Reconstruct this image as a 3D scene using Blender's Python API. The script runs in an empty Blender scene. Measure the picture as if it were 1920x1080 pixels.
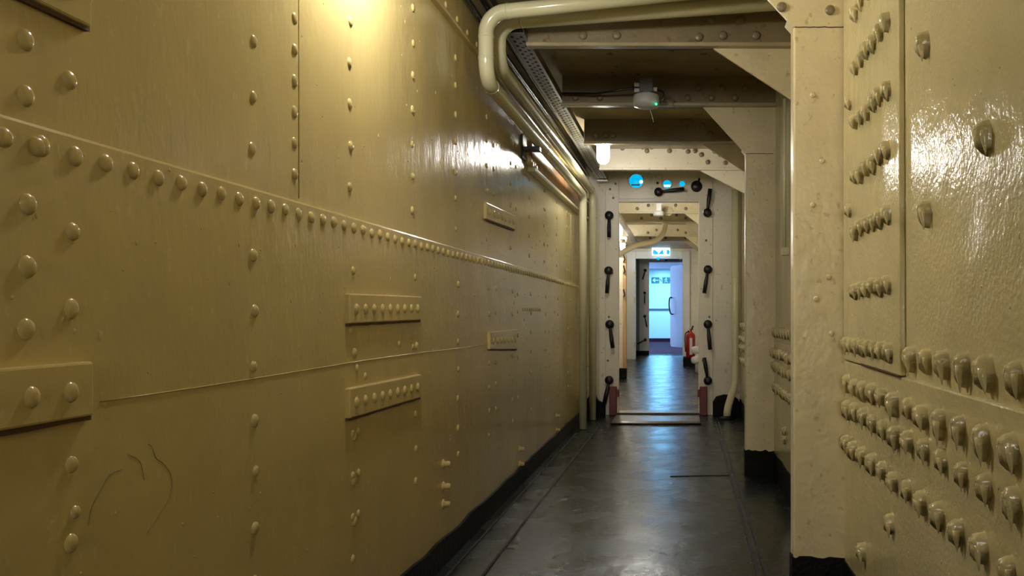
import bpy, math, random
from mathutils import Vector, Matrix
random.seed(7)
S = bpy.context.scene
COL = S.collection
PI = math.pi

# ------------------------------------------------------------------ camera, world, exposure
H = 0.92                                    # camera height above the deck
F = 1600.0                                  # focal length in pixels of the 1920 frame
VX, VY = 1283.0, 590.0                      # where the corridor axis vanishes
cam_d = bpy.data.cameras.new('camera')
cam = bpy.data.objects.new('camera', cam_d); COL.objects.link(cam)
cam.location = (0, 0, H); cam.rotation_euler = (PI/2, 0, 0)
cam_d.sensor_width = 36; cam_d.lens = 36*F/1920
cam_d.shift_x = -(VX-960)/1920; cam_d.shift_y = (VY-540)/1920
cam_d.clip_start = 0.02; cam_d.clip_end = 100
S.camera = cam
w = bpy.data.worlds.new('world'); S.world = w; w.use_nodes = True
w.node_tree.nodes['Background'].inputs[0].default_value = (0.02, 0.02, 0.02, 1)
w.node_tree.nodes['Background'].inputs[1].default_value = 0.0
S.view_settings.view_transform = 'Standard'; S.view_settings.look = 'None'
S.view_settings.gamma = 1; S.view_settings.use_curve_mapping = False
S.view_settings.exposure = 1.05
LAMP_WARM = (1.0, 0.96, 0.89)
LAMP_POWER = 105.0                           # radiance of a lamp's glass jar
BLUE_POWER = 130.0

def light(name, kind, loc, energy, color, rot=(0, 0, 0), **kw):
    d = bpy.data.lights.new(name, kind); d.energy = energy; d.color = color
    for k, v in kw.items(): setattr(d, k, v)
    o = bpy.data.objects.new(name, d); COL.objects.link(o); o.location = loc; o.rotation_euler = rot
    return o
# added fill light behind the viewer, coming through an invented doorway
light('rear_fill_light', 'AREA', (-.2, -5.2, 1.5), 25.0, (1.0, 0.95, 0.86), (PI/2, 0, 0), shape='RECTANGLE', size=0.9, size_y=1.0)
# blue fluorescent light of the far room (tube on its ceiling)
light('blue_room_light', 'AREA', (-.75, 27.0, 2.45), BLUE_POWER*.7, (0.20, 0.58, 1.0), (0, 0, 0), shape='RECTANGLE', size=0.5, size_y=2.6)

light('leaf_fill_light', 'AREA', (-1.7, 22.0, 2.42), BLUE_POWER*0.8, (0.32, 0.52, 1.0), (0, 0, 0), shape='RECTANGLE', size=0.4, size_y=2.0)  # second blue light, added to brighten the open door leaf

# ------------------------------------------------------------------ materials
def mat(name, col, rough=0.4, metal=0.0, bump=0.0, bscale=160.0, wave=0.0, wscale=7.0, var=0.0, vscale=3.0,
        spot=None, spot_amt=0.0, spot_scale=30.0, rvar=0.0, emit=None, estr=0.0, spec=0.5, coat=0.0, stretch=(1, 1, 1), blot=None, blot_amt=0.0, blot_scale=1.6):
    m = bpy.data.materials.new(name); m.use_nodes = True
    nt = m.node_tree; N = nt.nodes; L = nt.links
    b = N['Principled BSDF']
    b.inputs['Base Color'].default_value = (*col, 1); b.inputs['Roughness'].default_value = rough
    b.inputs['Metallic'].default_value = metal; b.inputs['Specular IOR Level'].default_value = spec
    b.inputs['Coat Weight'].default_value = coat; b.inputs['Coat Roughness'].default_value = 0.12
    if emit:
        b.inputs['Emission Color'].default_value = (*emit, 1); b.inputs['Emission Strength'].default_value = estr
    if not (bump or wave or var or spot or rvar or blot): return m
    g = N.new('ShaderNodeNewGeometry')
    mp = N.new('ShaderNodeMapping'); L.new(g.outputs['Position'], mp.inputs[0]); mp.inputs['Scale'].default_value = stretch
    def noise(sc, det=3.0, src=None):
        n = N.new('ShaderNodeTexNoise'); n.inputs['Scale'].default_value = sc; n.inputs['Detail'].default_value = det
        L.new((src or mp).outputs[0], n.inputs['Vector']); return n
    colsock = None
    if var:
        n = noise(vscale, 6.0)
        mx = N.new('ShaderNodeMix'); mx.data_type = 'RGBA'
        mx.inputs[6].default_value = (*[c*(1-var) for c in col], 1)
        mx.inputs[7].default_value = (*[min(1, c*(1+var)) for c in col], 1)
        rp = N.new('ShaderNodeMapRange'); rp.inputs[1].default_value = 0.3; rp.inputs[2].default_value = 0.7
        L.new(n.outputs['Fac'], rp.inputs[0]); L.new(rp.outputs[0], mx.inputs[0]); colsock = mx.outputs[2]
    def over(colsock, c2, sc, amt, lo, hi, det):
        n = noise(sc, det)
        rp = N.new('ShaderNodeMapRange'); rp.inputs[1].default_value = lo; rp.inputs[2].default_value = hi; rp.inputs[4].default_value = amt
        L.new(n.outputs['Fac'], rp.inputs[0])
        mx = N.new('ShaderNodeMix'); mx.data_type = 'RGBA'; mx.inputs[7].default_value = (*c2, 1)
        if colsock: L.new(colsock, mx.inputs[6])
        else: mx.inputs[6].default_value = (*col, 1)
        L.new(rp.outputs[0], mx.inputs[0]); return mx.outputs[2]
    if blot: colsock = over(colsock, blot, blot_scale, blot_amt, 0.5, 0.75, 5.0)
    if spot: colsock = over(colsock, spot, spot_scale, spot_amt, 0.66, 0.72, 2.0)
    if colsock: L.new(colsock, b.inputs['Base Color'])
    if rvar:
        n = noise(4.0, 5.0); rp = N.new('ShaderNodeMapRange')
        rp.inputs[1].default_value = 0.3; rp.inputs[2].default_value = 0.7
        rp.inputs[3].default_value = max(0.02, rough-rvar); rp.inputs[4].default_value = rough+rvar
        L.new(n.outputs['Fac'], rp.inputs[0]); L.new(rp.outputs[0], b.inputs['Roughness'])
    last = None
    if wave:
        n = noise(wscale, 2.0, g if False else None)
        bp = N.new('ShaderNodeBump'); bp.inputs['Strength'].default_value = 1.0; bp.inputs['Distance'].default_value = wave
        L.new(n.outputs['Fac'], bp.inputs['Height']); last = bp
    if bump:
        n = noise(bscale, 2.0)
        bp = N.new('ShaderNodeBump'); bp.inputs['Strength'].default_value = 1.0; bp.inputs['Distance'].default_value = bump
        L.new(n.outputs['Fac'], bp.inputs['Height'])
        if last: L.new(last.outputs[0], bp.inputs['Normal'])
        last = bp
    if last: L.new(last.outputs[0], b.inputs['Normal'])
    return m

RUST = (0.14, 0.06, 0.02)
M = {}
M['left'] = mat('ochre_gloss_paint', (0.60, 0.475, 0.20), 0.165, bump=0.0008, bscale=75, wave=0.0028, wscale=12, stretch=(1, 1, 0.45), var=0.10, vscale=2.2,
                spot=(0.70, 0.60, 0.34), spot_amt=0.35, spot_scale=60, rvar=0.035, blot=(0.44, 0.40, 0.23), blot_amt=0.35, blot_scale=1.4)
M['right'] = mat('cream_gloss_paint', (0.62, 0.545, 0.30), 0.17, bump=0.0014, bscale=85, wave=0.006, wscale=7, var=0.08, vscale=2.5, rvar=0.04)
M['frame'] = mat('cream_frame_paint', (0.74, 0.645, 0.395), 0.30, bump=0.0012, bscale=60, wave=0.005, wscale=12, var=0.06, vscale=5,
                 spot=(0.40, 0.24, 0.09), spot_amt=0.5, spot_scale=34)
M['beam_edge'] = mat('beam_edge_paint', (0.42, 0.35, 0.20), 0.32, bump=0.0012, bscale=60, var=0.2, vscale=6)  # beam paint without the extra shade darkening
M['beam'] = mat('dirty_shaded_beam_paint', (0.25, 0.20, 0.115), 0.32, bump=0.0015, bscale=60, wave=0.004, wscale=10, var=0.16, vscale=4,  # dirty brown paint, darkened further to carry the overhead shade
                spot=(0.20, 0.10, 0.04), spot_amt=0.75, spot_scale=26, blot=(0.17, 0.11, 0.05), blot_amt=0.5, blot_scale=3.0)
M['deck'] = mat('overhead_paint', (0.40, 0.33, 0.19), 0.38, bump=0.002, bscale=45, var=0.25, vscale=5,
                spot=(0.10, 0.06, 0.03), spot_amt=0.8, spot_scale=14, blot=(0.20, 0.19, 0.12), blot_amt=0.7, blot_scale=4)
M['bulk'] = mat('bulkhead_paint', (0.80, 0.745, 0.60), 0.30, bump=0.0012, bscale=70, wave=0.004, wscale=9, var=0.07, vscale=3,
                spot=(0.35, 0.20, 0.10), spot_amt=0.5, spot_scale=22)
M['jamb'] = mat('ochre_jamb_paint', (0.55, 0.36, 0.16), 0.4, bump=0.001, bscale=70, var=0.1)
M['pipe'] = mat('pale_cream_pipe_paint', (0.72, 0.69, 0.45), 0.20, wave=0.001, wscale=14, var=0.03)
M['galv'] = mat('galvanised_steel', (0.62, 0.62, 0.58), 0.30, metal=0.85, bump=0.0006, bscale=90, var=0.15, vscale=20)
M['tray'] = mat('painted_tray', (0.21, 0.205, 0.18), 0.3, metal=0.6, bump=0.0006, bscale=80, var=0.2, vscale=9)
M['cable'] = mat('black_cable', (0.02, 0.018, 0.015), 0.25)
M['black'] = mat('black_bitumen_paint', (0.004, 0.004, 0.005), 0.6, spec=0.2, bump=0.004, bscale=55)
M['iron'] = mat('black_iron', (0.008, 0.008, 0.009), 0.4)
M['dark'] = mat('dark_hole', (0.01, 0.008, 0.006), 0.8)
M['rust_shade_line'] = mat('rust_and_gap_shade', (0.10, 0.05, 0.02), 0.7)  # rust on seams, also the shadow strips under plate edges
M['crack'] = mat('cracked_old_paint', (0.26, 0.22, 0.105), 0.5)
M['floor'] = mat('dark_grey_green_deck_paint', (0.016, 0.0205, 0.0195), 0.27, spec=0.27, bump=0.0012, bscale=34, wave=0.004, wscale=5, var=0.25, vscale=3.5,
                 rvar=0.05, spot=(0.008, 0.007, 0.006), spot_amt=0.8, spot_scale=16, stretch=(1, 1, 1))
M['seam'] = mat('floor_seam', (0.022, 0.014, 0.010), 0.7, bump=0.002, bscale=60)
M['sill'] = mat('worn_metal_sill', (0.17, 0.15, 0.125), 0.3, metal=0.3, bump=0.002, bscale=50, var=0.35, vscale=14)
M['red'] = mat('red_paint', (0.15, 0.012, 0.010), 0.4, bump=0.001, bscale=60, var=0.2, vscale=8)
M['extred'] = mat('extinguisher_red', (0.45, 0.015, 0.012), 0.2)
M['white'] = mat('white_paint', (0.80, 0.80, 0.76), 0.3, var=0.03)
M['plastic'] = mat('white_plastic', (0.62, 0.62, 0.60), 0.35)
M['grey'] = mat('grey_box', (0.12, 0.12, 0.12), 0.4)
M['greywall'] = mat('grey_green_paint', (0.26, 0.29, 0.25), 0.4, var=0.08)
M['paleblue'] = mat('pale_wall_paint', (0.72, 0.76, 0.80), 0.3)
M['purple'] = mat('purple_red_floor', (0.05, 0.010, 0.022), 0.85, spec=0.12)
M['brass'] = mat('rusted_stringer', (0.40, 0.22, 0.09), 0.4, bump=0.002, bscale=40, var=0.35, vscale=9, spot=(0.15, 0.05, 0.02), spot_amt=0.7, spot_scale=24)
M['jar'] = mat('lit_lamp_glass', (1, 1, 1), 0.3, emit=LAMP_WARM, estr=LAMP_POWER)
M['jar_dim'] = mat('lit_lamp_glass_softer', (1, 1, 1), 0.3, emit=LAMP_WARM, estr=LAMP_POWER*0.58)
M['blueglow'] = mat('blue_lit_port', (0.0, 0.1, 0.2), 0.3, emit=(0.0, 0.38, 0.66), estr=0.62)
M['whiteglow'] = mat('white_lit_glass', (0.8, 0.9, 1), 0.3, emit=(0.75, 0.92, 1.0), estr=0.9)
M['signglow'] = mat('lit_sign_face', (0.8, 0.9, 1), 0.3, emit=(0.70, 0.95, 1.0), estr=0.62)
M['cyanglow'] = mat('lit_sign_blue', (0.0, 0.2, 0.4), 0.3, emit=(0.0, 0.30, 0.62), estr=0.75)
M['greenled'] = mat('green_led', (0, 0.5, 0.2), 0.3, emit=(0.02, 1.0, 0.35), estr=1.6)
M['teal'] = mat('teal_sign', (0.0, 0.14, 0.16), 0.4)
M['signwhite'] = mat('sign_white', (0.75, 0.85, 0.85), 0.4)

# ------------------------------------------------------------------ mesh helper
def wloc(o):
    p = Vector((0, 0, 0))
    while o is not None: p = p + o.location; o = o.parent
    return p

class MB:
    def __init__(s): s.v = []; s.f = []; s.smooth = []
    def add(s, vs, fs, smooth=False):
        n = len(s.v); s.v += [tuple(v) for v in vs]
        s.f += [tuple(i+n for i in f) for f in fs]; s.smooth += [smooth]*len(fs); return s
    def box(s, x0, x1, y0, y1, z0, z1):
        v = [(x, y, z) for x in (x0, x1) for y in (y0, y1) for z in (z0, z1)]
        return s.add(v, [(0, 1, 3, 2), (4, 6, 7, 5), (0, 4, 5, 1), (2, 3, 7, 6), (0, 2, 6, 4), (1, 5, 7, 3)])
    def prism(s, poly, axis, a, b):
        """poly: 2D points; axis 'x' -> (y,z), 'y' -> (x,z), 'z' -> (x,y)."""
        def p(q, t): return {'x': (t, q[0], q[1]), 'y': (q[0], t, q[1]), 'z': (q[0], q[1], t)}[axis]
        n = len(poly); vs = [p(q, a) for q in poly]+[p(q, b) for q in poly]
        fs = [tuple(range(n)), tuple(range(2*n-1, n-1, -1))]
        fs += [(i, (i+1) % n + 0, (i+1) % n + n, i+n)[::-1] for i in range(n)]
        return s.add(vs, fs)
    def tube(s, pts, r, seg=14, cap=True, rads=None):
        pts = [Vector(p) for p in pts]; n = len(pts); vs = []
        t0 = (pts[1]-pts[0]).normalized()
        up = Vector((0, 0, 1)) if abs(t0.z) < 0.9 else Vector((0, 1, 0))
        u = t0.cross(up).normalized()
        for i, p in enumerate(pts):
            t = (pts[min(i+1, n-1)]-pts[max(i-1, 0)]).normalized()
            u = (u - t*u.dot(t)).normalized(); v = t.cross(u); rr = rads[i] if rads else r
            for k in range(seg):
                a = 2*PI*k/seg; vs.append(p+u*math.cos(a)*rr+v*math.sin(a)*rr)
        fs = [(i*seg+k, i*seg+(k+1) % seg, (i+1)*seg+(k+1) % seg, (i+1)*seg+k) for i in range(n-1) for k in range(seg)]
        s.add(vs, fs, True)
        if cap:
            m = len(s.v)-n*seg
            s.f += [tuple(range(m+seg-1, m-1, -1)), tuple(range(m+(n-1)*seg, m+n*seg))]; s.smooth += [False, False]
        return s
    def lathe(s, prof, c, axis='z', seg=24, sign=1):
        """prof: (radius, along) pairs; closed with fans where the radius is 0."""
        vs = []
        for r, h in prof:
            for k in range(seg):
                a = 2*PI*k/seg; x, y = r*math.cos(a), r*math.sin(a); t = h*sign
                vs.append({'z': (c[0]+x, c[1]+y, c[2]+t), 'y': (c[0]+x, c[1]+t, c[2]+y), 'x': (c[0]+t, c[1]+x, c[2]+y)}[axis])
        fs = [(i*seg+k, i*seg+(k+1) % seg, (i+1)*seg+(k+1) % seg, (i+1)*seg+k) for i in range(len(prof)-1) for k in range(seg)]
        s.add(vs, fs, True)
        m = len(s.v)-len(vs)
        s.f += [tuple(range(m, m+seg)), tuple(range(m+len(vs)-seg, m+len(vs)))]; s.smooth += [False, False]
        return s
    def mesh(s, name, material, off=(0, 0, 0)):
        me = bpy.data.meshes.new(name)
        me.from_pydata([(v[0]-off[0], v[1]-off[1], v[2]-off[2]) for v in s.v], [], s.f)
        me.polygons.foreach_set('use_smooth', s.smooth)
        import bmesh
        bm = bmesh.new(); bm.from_mesh(me); bmesh.ops.recalc_face_normals(bm, faces=bm.faces); bm.to_mesh(me); bm.free()
        me.materials.append(material); me.update(); return me
    def build(s, name, material, parent=None, bevel=0.0, kind=None, label=None, bseg=2):
        if parent is None:
            xs, ys, zs = zip(*s.v)
            off = Vector(((min(xs)+max(xs))/2, (min(ys)+max(ys))/2, min(zs)))
        else: off = wloc(parent)
        o = bpy.data.objects.new(name, s.mesh(name, material, off)); COL.objects.link(o)
        if parent is None: o.location = off
        else: o.parent = parent
        if bevel:
            b = o.modifiers.new('bevel', 'BEVEL'); b.width = bevel; b.segments = bseg; b.limit_method = 'ANGLE'; b.harden_normals = False
        if kind: o['kind'] = kind
        if label: o['label'] = label
        return o

def tag(o, label, cat, group=None, kind=None):
    o['label'] = label; o['category'] = cat
    if group: o['group'] = group
    if kind: o['kind'] = kind
    return o
def thing(name, loc, label, cat, group=None, kind=None):
    o = bpy.data.objects.new(name, None); COL.objects.link(o); o.location = loc; o.empty_display_size = 0.05
    return tag(o, label, cat, group, kind)
def inst(name, me, parent, pos, rot=None, scale=None, kind=None):
    o = bpy.data.objects.new(name, me); COL.objects.link(o); o.parent = parent
    o.location = Vector(pos)-wloc(parent)
    if rot is not None: o.rotation_euler = rot
    if scale is not None: o.scale = scale
    return o
def fillet(pts, r, n=8):
    pts = [Vector(p) for p in pts]; out = [pts[0]]
    for i in range(1, len(pts)-1):
        a, b, c = pts[i-1], pts[i], pts[i+1]
        d1 = (a-b).normalized(); d2 = (c-b).normalized(); ang = d1.angle(d2); t = min(r/math.tan(ang/2), (a-b).length*0.49, (c-b).length*0.49)
        rr = t*math.tan(ang/2); ctr = b+(d1+d2).normalized()*(rr/math.sin(ang/2))
        p1, p2 = b+d1*t, b+d2*t; v1, v2 = p1-ctr, p2-ctr; tot = v1.angle(v2)
        for k in range(n+1):
            f = k/n; out.append(ctr+(v1*math.sin((1-f)*tot)+v2*math.sin(f*tot))/math.sin(tot))
    out.append(pts[-1]); return out
def spline(pts, n=8):
    pts = [Vector(p) for p in pts]; out = []
    for i in range(len(pts)-1):
        p0, p1, p2, p3 = pts[max(i-1, 0)], pts[i], pts[i+1], pts[min(i+2, len(pts)-1)]
        for k in range(n):
            t = k/n; out.append(0.5*((2*p1)+(p2-p0)*t+(2*p0-5*p1+4*p2-p3)*t*t+(3*p1-p0-3*p2+p3)*t**3))
    out.append(pts[-1]); return out
def at(px, py, Y):                            # a measured point of the photo at depth Y -> (x, z)
    return (px-VX)*Y/F, H-(py-VY)*Y/F

# ------------------------------------------------------------------ setting: compartment one
XL, XR = -0.90, 0.52                          # shell plating left and right
DECK = 2.28; BOT = 2.10                       # underside of the deck and of the deck beams
YB = 7.83                                     # near watertight bulkhead
Y2, Y3, YE = 17.6, 19.4, 29.0                 # white door frame, far bulkhead, end wall

fl = MB().box(-2.6, 1.6, -5.0, 29.2, -0.06, 0.0).build('floor', M['floor'], kind='structure')
fl['label'] = 'dark grey green painted steel deck of the passage'; fl['category'] = 'floor'
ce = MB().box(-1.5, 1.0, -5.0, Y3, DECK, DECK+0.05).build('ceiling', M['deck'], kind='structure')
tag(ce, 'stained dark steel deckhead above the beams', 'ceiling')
wb = MB().box(-1.5, -.65, -5.05, -5.0, 0, DECK).box(.25, 1.0, -5.05, -5.0, 0, DECK).box(-.65, .25, -5.05, -5.0, 2.0, DECK).build('wall_back', M['bulk'], kind='structure')  # doorway opening added only to let the fill light in
tag(wb, 'cream bulkhead with an added fill light opening, unseen behind the viewer', 'wall')

# left wall: base plating, the proud lower strake and the proud near upper plate
wl = thing('wall_left', (XL, 2.4, 0), 'ochre gloss riveted steel wall filling the left side', 'wall', kind='structure')
MB().box(XL-0.05, XL, -5.0, YB, 0, DECK).build('upper_plating', M['left'], wl)
MB().box(XL-0.01, XL+0.010, -5.0, YB, 0, 1.183).build('lower_strake', M['left'], wl, bevel=0.006)
MB().box(XL-0.01, XL+0.006, -5.0, 1.978, 1.18, DECK).build('near_upper_plate', M['left'], wl, bevel=0.002)
sb = MB().tube([(XL+0.0105, y, 0.79+0.003*math.sin(y*3.1)) for y in [1.3+0.15*i for i in range(24)]], 0.0013, 6)
sb.tube([(XL+0.0055, 1.979, z) for z in (1.19, 1.6, 2.03)], 0.002, 6)
sb.tube([(XL+0.0005, 6.76, z) for z in (1.19, 1.6, 2.04)], 0.003, 6)
sb.build('weld_bead', M['left'], wl)
tl = MB().box(XL-0.01, XL+0.022, 1.2, YB, 2.035, 2.05)
tl.build('top_angle', M['left'], wl, bevel=0.003)

def dome(r, h, seg=12):
    mb = MB(); prof = [(r*1.12, -0.002), (r*1.02, 0.0005), (r*0.93, h*0.45), (r*0.72, h*0.8), (r*0.38, h*0.97), (0.0008, h)]
    mb.lathe(prof, (0, 0, 0), 'x', seg); return mb
dome_me = dome(0.0140, 0.0062).mesh('rivet', M['left'])
def scatter(parent, meshes, pts, name, stuff_name, material, limit=100, flip=0):
    """nearest ones are parts of their own, the rest one counted-out part"""
    pts = sorted(pts, key=lambda p: p[1])
    for p in pts[:limit]:
        me = random.choice(meshes); s = p[3] if len(p) > 3 else 1
        inst(name, me, parent, p[:3], rot=(random.uniform(-.12, .12), 0, 0), scale=(s*random.uniform(.85, 1.15), s*random.uniform(.95, 1.05), s*random.uniform(.95, 1.08)))
    if pts[limit:]:
        mb = MB()
        for p in pts[limit:]:
            me = random.choice(meshes); s = p[3] if len(p) > 3 else 1
            mb.add([(v.co.x*s+p[0], v.co.y*s+p[1], v.co.z*s+p[2]) for v in me.vertices], [tuple(q.vertices) for q in me.polygons], True)
        mb.build(stuff_name, material, parent, kind='stuff')
lp = []
y = 1.05
while y < YB-0.05:
    lp.append((XL+0.010, y, 1.153+random.uniform(-.002, .002))); y += 0.0656
for k in range(-1, 12):                       # vertical frame lines behind the plating
    yc = 1.767+0.53*k
    zz = 0.366
    while zz < 2.0:
        if abs(zz-1.153) > 0.05 and not (yc < 1.3 and 0.76 < zz < 0.86):
            off = 0.010 if zz < 1.183 else (0.005 if yc < 1.978 else 0)
            sc = random.choice([0.85, 0.95, 1.0]) if k < 4 else 0.85
            lp.append((XL+off, yc+random.uniform(-.006, .006), zz+random.uniform(-.005, .005), sc))
            if k in (4, 5, 7, 9) and random.random() < 0.7: lp.append((XL+off, yc+0.14, zz+random.uniform(-.01, .01), 0.8))
        zz += 0.112
for i in range(6): lp.append((XL+0.005, 1.958, 1.60-0.0715*i, 1.0))
for i in range(7): lp.append((XL+0.005, 1.958, 1.66+0.0715*i, 1.0))
for px, py in ((40, 75), (40, 180), (55, 275), (38, 383), (37, 500), (35, 617)):
    Y = -XL*F/(VX-px); z = H-(py-VY)*Y/F; lp.append((XL+(0.010 if z < 1.183 else 0.005), Y, z, 1.05))
for i in range(9): lp.append((XL+0.010, 4.70+0.07*i, 0.95, 0.8))
for i in range(16): lp.append((XL, 2.9+0.16*i, 2.09, 0.9))
for i in range(7):
    lp.append((XL+0.010, 2.29+0.04*(i % 2), 0.60-0.112*(i//2), 0.8))
for px, py in ((742, 645), (768, 650), (760, 748), (128, 960), (650, 620), (678, 705), (662, 690)):
    Y = -XL*F/(VX-px); z = H-(py-VY)*Y/F; lp.append((XL+0.010, Y, z, 0.7))
scatter(wl, [dome_me], lp, 'rivet', 'distant_rivets', M['left'])
# small hardened paint drips and grit under the paint
def nibs(parent, material, x, sgn, n, y0, y1, z0, z1, xlow):
    rnd = random.Random(n); mb = MB()
    for _ in range(n):
        y = y0*(y1/y0)**rnd.random(); z = rnd.uniform(z0, z1); r = rnd.uniform(.0014, .0034)*(1 if y < 4 else 1.5)
        xx = (xlow if z < (1.18 if sgn > 0 else .77) else x)-sgn*.0004
        q = MB().lathe([(r, 0), (r*.85, r*.35), (r*.4, r*.6), (.0002, r*.66)], (0, 0, 0), 'x', 7, sgn)
        st = rnd.choice([1, 1, 1.5, 2.4])
        mb.add([(v[0]+xx, v[1]+y, v[2]*st+z) for v in q.v], q.f, True)
    mb.build('paint_drips', material, parent, kind='stuff')
nibs(wl, M['left'], XL, 1, 420, 0.95, 7.6, .2, 2.0, XL+.010)
# loose studs low on the wall
for px, py in ((825, 870), (825, 912), (825, 945), (970, 842), (970, 870), (1040, 780), (1040, 806)):
    Y = -XL*F/(VX-px); z = H-(py-VY)*Y/F
    s = MB().lathe([(0.018, 0), (0.018, 0.006), (0.011, 0.007), (0.011, 0.026), (0.006, 0.03)], (XL+0.009, Y, z), 'x', 8)
    s.build('stud', M['left'], wl)
# scarred patch of old paint
sc = MB()
for line in ([(278, 833), (285, 838), (292, 858), (305, 868), (318, 885), (322, 905), (318, 930), (300, 960), (275, 1000)],
             [(240, 852), (262, 865), (270, 900)], [(228, 880), (205, 890), (190, 915), (172, 950), (165, 985)]):
    pts = []
    for px, py in line:
        Y = -(XL+0.010)*F/(VX-px); pts.append((XL+0.010, Y, H-(py-VY)*Y/F))
    sc.tube(spline(pts, 4), 0.0008, 5)
sc.build('paint_scar', M['crack'], wl)
bl = MB()                                     # black skirting with a ragged painted top
ys = [-5+0.12*i for i in range(108)]
top = [(y, 0.098+random.uniform(-.006, .006)) for y in ys if y < YB]
bl.prism([(top[0][0], 0)]+[(top[-1][0], 0)]+top[::-1], 'x', XL, XL+0.022)
tag(bl.build('baseboard_left', M['black'], kind='structure'), 'ragged black painted skirting at the foot of the ochre wall', 'baseboard')

# right wall
wr = thing('wall_right', (XR, 2.4, 0), 'cream gloss riveted steel shell wall on the right side', 'wall', kind='structure')
MB().box(XR, XR+0.05, -5.0, YB, 0, DECK).build('upper_plating', M['right'], wr)
MB().box(XR-0.009, XR+0.01, -5.0, YB, 0, 0.774).build('lower_strake', M['right'], wr, bevel=0.004)
def tooth(seed):
    """painted-over rivet head with paint runs hanging from its lower rim; points to -x"""
    rnd = random.Random(seed); seg = 18; mb = MB(); vs = []
    r0 = 0.0135; rings = [(1.18, -0.002), (1.0, 0.003), (0.92, 0.013), (0.80, 0.021), (0.55, 0.0245), (0.04, 0.0235)]
    spikes = {rnd.choice([10, 11]): rnd.uniform(.3, .8), rnd.choice([12, 13]): rnd.uniform(.5, 1.2), rnd.choice([14, 15]): rnd.uniform(.9, 2.0), 16: rnd.uniform(.0, .4)}
    lump = [rnd.uniform(.90, 1.12) for _ in range(seg)]
    for j, (f, h) in enumerate(rings):
        for k in range(seg):
            a = 2*PI*k/seg; y = math.cos(a)*r0*f*lump[k]; z = math.sin(a)*r0*f*(lump[(k*5+j) % seg])
            if z > 0: z *= 1.25; y *= 0.92
            else: z *= 1.7; y *= 1.12
            if k in spikes and j < 4: z -= r0*spikes[k]*(0.7, 1.0, 0.8, 0.45)[j]
            hh = h*(0.85 if z > r0*.6 else 1.0) + rnd.uniform(-.0014, .0014)*(j > 0)
            vs.append((-hh, y, z))
    fs = [(i*seg+k, i*seg+(k+1) % seg, (i+1)*seg+(k+1) % seg, (i+1)*seg+k) for i in range(len(rings)-1) for k in range(seg)]
    mb.add(vs, fs, True)
    mb.f.append(tuple(range((len(rings)-1)*seg, len(rings)*seg))); mb.smooth.append(True)
    for yy, ln in ((-.010, rnd.uniform(.018, .032)), (-.002, rnd.uniform(.004, .014)), (.007, rnd.uniform(.006, .018))):
        yy += rnd.uniform(-.003, .003); xx = -rnd.uniform(.010, .019); z0 = -r0*1.25
        mb.tube([(xx, yy, z0+.014), (xx, yy, z0+.002), (xx*.9, yy-.001, z0-ln*.5), (xx*.85, yy-.001, z0-ln)], .005, 7, rads=[.0075, .0068, .0036, .0006])
    return mb.mesh('rivet', M['right'])
teeth = [tooth(i) for i in range(7)]
rp = []
XS = XR-0.009
for z, y0 in ((0.717, 1.20), (0.642, 1.19), (0.530, 1.21)):
    y = y0
    while y < YB-0.1:
        if not (2.70 < y < 2.82 or 4.84 < y < 4.96): rp.append((XS, y, z+random.uniform(-.004, .004), random.uniform(.92, 1.08)))
        y += 0.121
y = 1.205
while y < YB-0.1:
    if y < 1.95 or y > 2.85 and not 4.84 < y < 4.96: rp.append((XR, y, 0.832, random.uniform(.95, 1.1)))
    y += 0.121
for px, py, wall in ((1725, 75, XR), (1728, 390, XR), (1840, 245, XR), (1660, 975, XS), (1608, 1028, XS)):
    Y = wall*F/(px-VX+14); rp.append((wall, Y, H-(py-VY)*Y/F, 1.0))
for i, (y, z) in enumerate(((3.2, 1.5), (3.2, 1.2), (3.9, 0.47), (4.3, 0.34), (4.3, 0.30), (5.6, 1.2), (5.6, 1.4), (6.4, 1.1), (6.4, 1.3))): rp.append((XR if z > .78 else XS, y, z, 0.8))
scatter(wr, teeth, rp, 'rivet', 'distant_rivets', M['right'])
nibs(wr, M['right'], XR, -1, 160, 1.15, 2.6, .2, 2.0, XR-.009)
br = MB()
for a, b in ((-5.0, 2.715), (2.795, 4.855), (4.935, YB)):
    n = max(3, int((b-a)/0.1)); top = [(a+(b-a)*i/n, 0.146+random.uniform(-.008, .008)) for i in range(n+1)]
    br.prism([(a, 0), (b, 0)]+top[::-1], 'x', XR-0.014, XR+0.005)
tag(br.build('baseboard_right', M['black'], kind='structure'), 'ragged black painted skirting at the foot of the cream shell wall', 'baseboard')

# floor weld beads and seams
def seam(name, pts, wdt, m, label):
    mb = MB()
    for i in range(len(pts)-1):
        (x0, y0), (x1, y1) = pts[i], pts[i+1]; d = Vector((x1-x0, y1-y0)).normalized(); n = Vector((-d.y, d.x))*wdt/2
        mb.prism([(x0+n.x, y0+n.y), (x0-n.x, y0-n.y), (x1-n.x, y1-n.y), (x1+n.x, y1+n.y)], 'z', -0.002, 0.004)
    return tag(mb.build(name, m, kind='structure'), label, 'trim')
seam('trim_1', [(-0.835, 1.0), (-0.835, 6.6)], 0.009, M['seam'], 'thin raised weld line on the floor nearest the left skirting')
seam('trim_2', [(-0.695, 1.0), (-0.71, 3.2), (-0.70, 7.0)], 0.009, M['seam'], 'second raised weld line on the floor left of the worn walkway')
seam('trim_3', [(0.262, 1.0), (0.265, 7.3)], 0.013, M['seam'], 'left line of the double rusty seam along the right floor')
seam('trim_4', [(0.290, 1.0), (0.293, 7.3)], 0.013, M['seam'], 'right line of the double rusty seam along the right floor')
seam('trim_5', [(-0.08, 4.85), (0.26, 4.88)], 0.003, M['seam'], 'short cross seam on the floor before the second frame')

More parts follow.
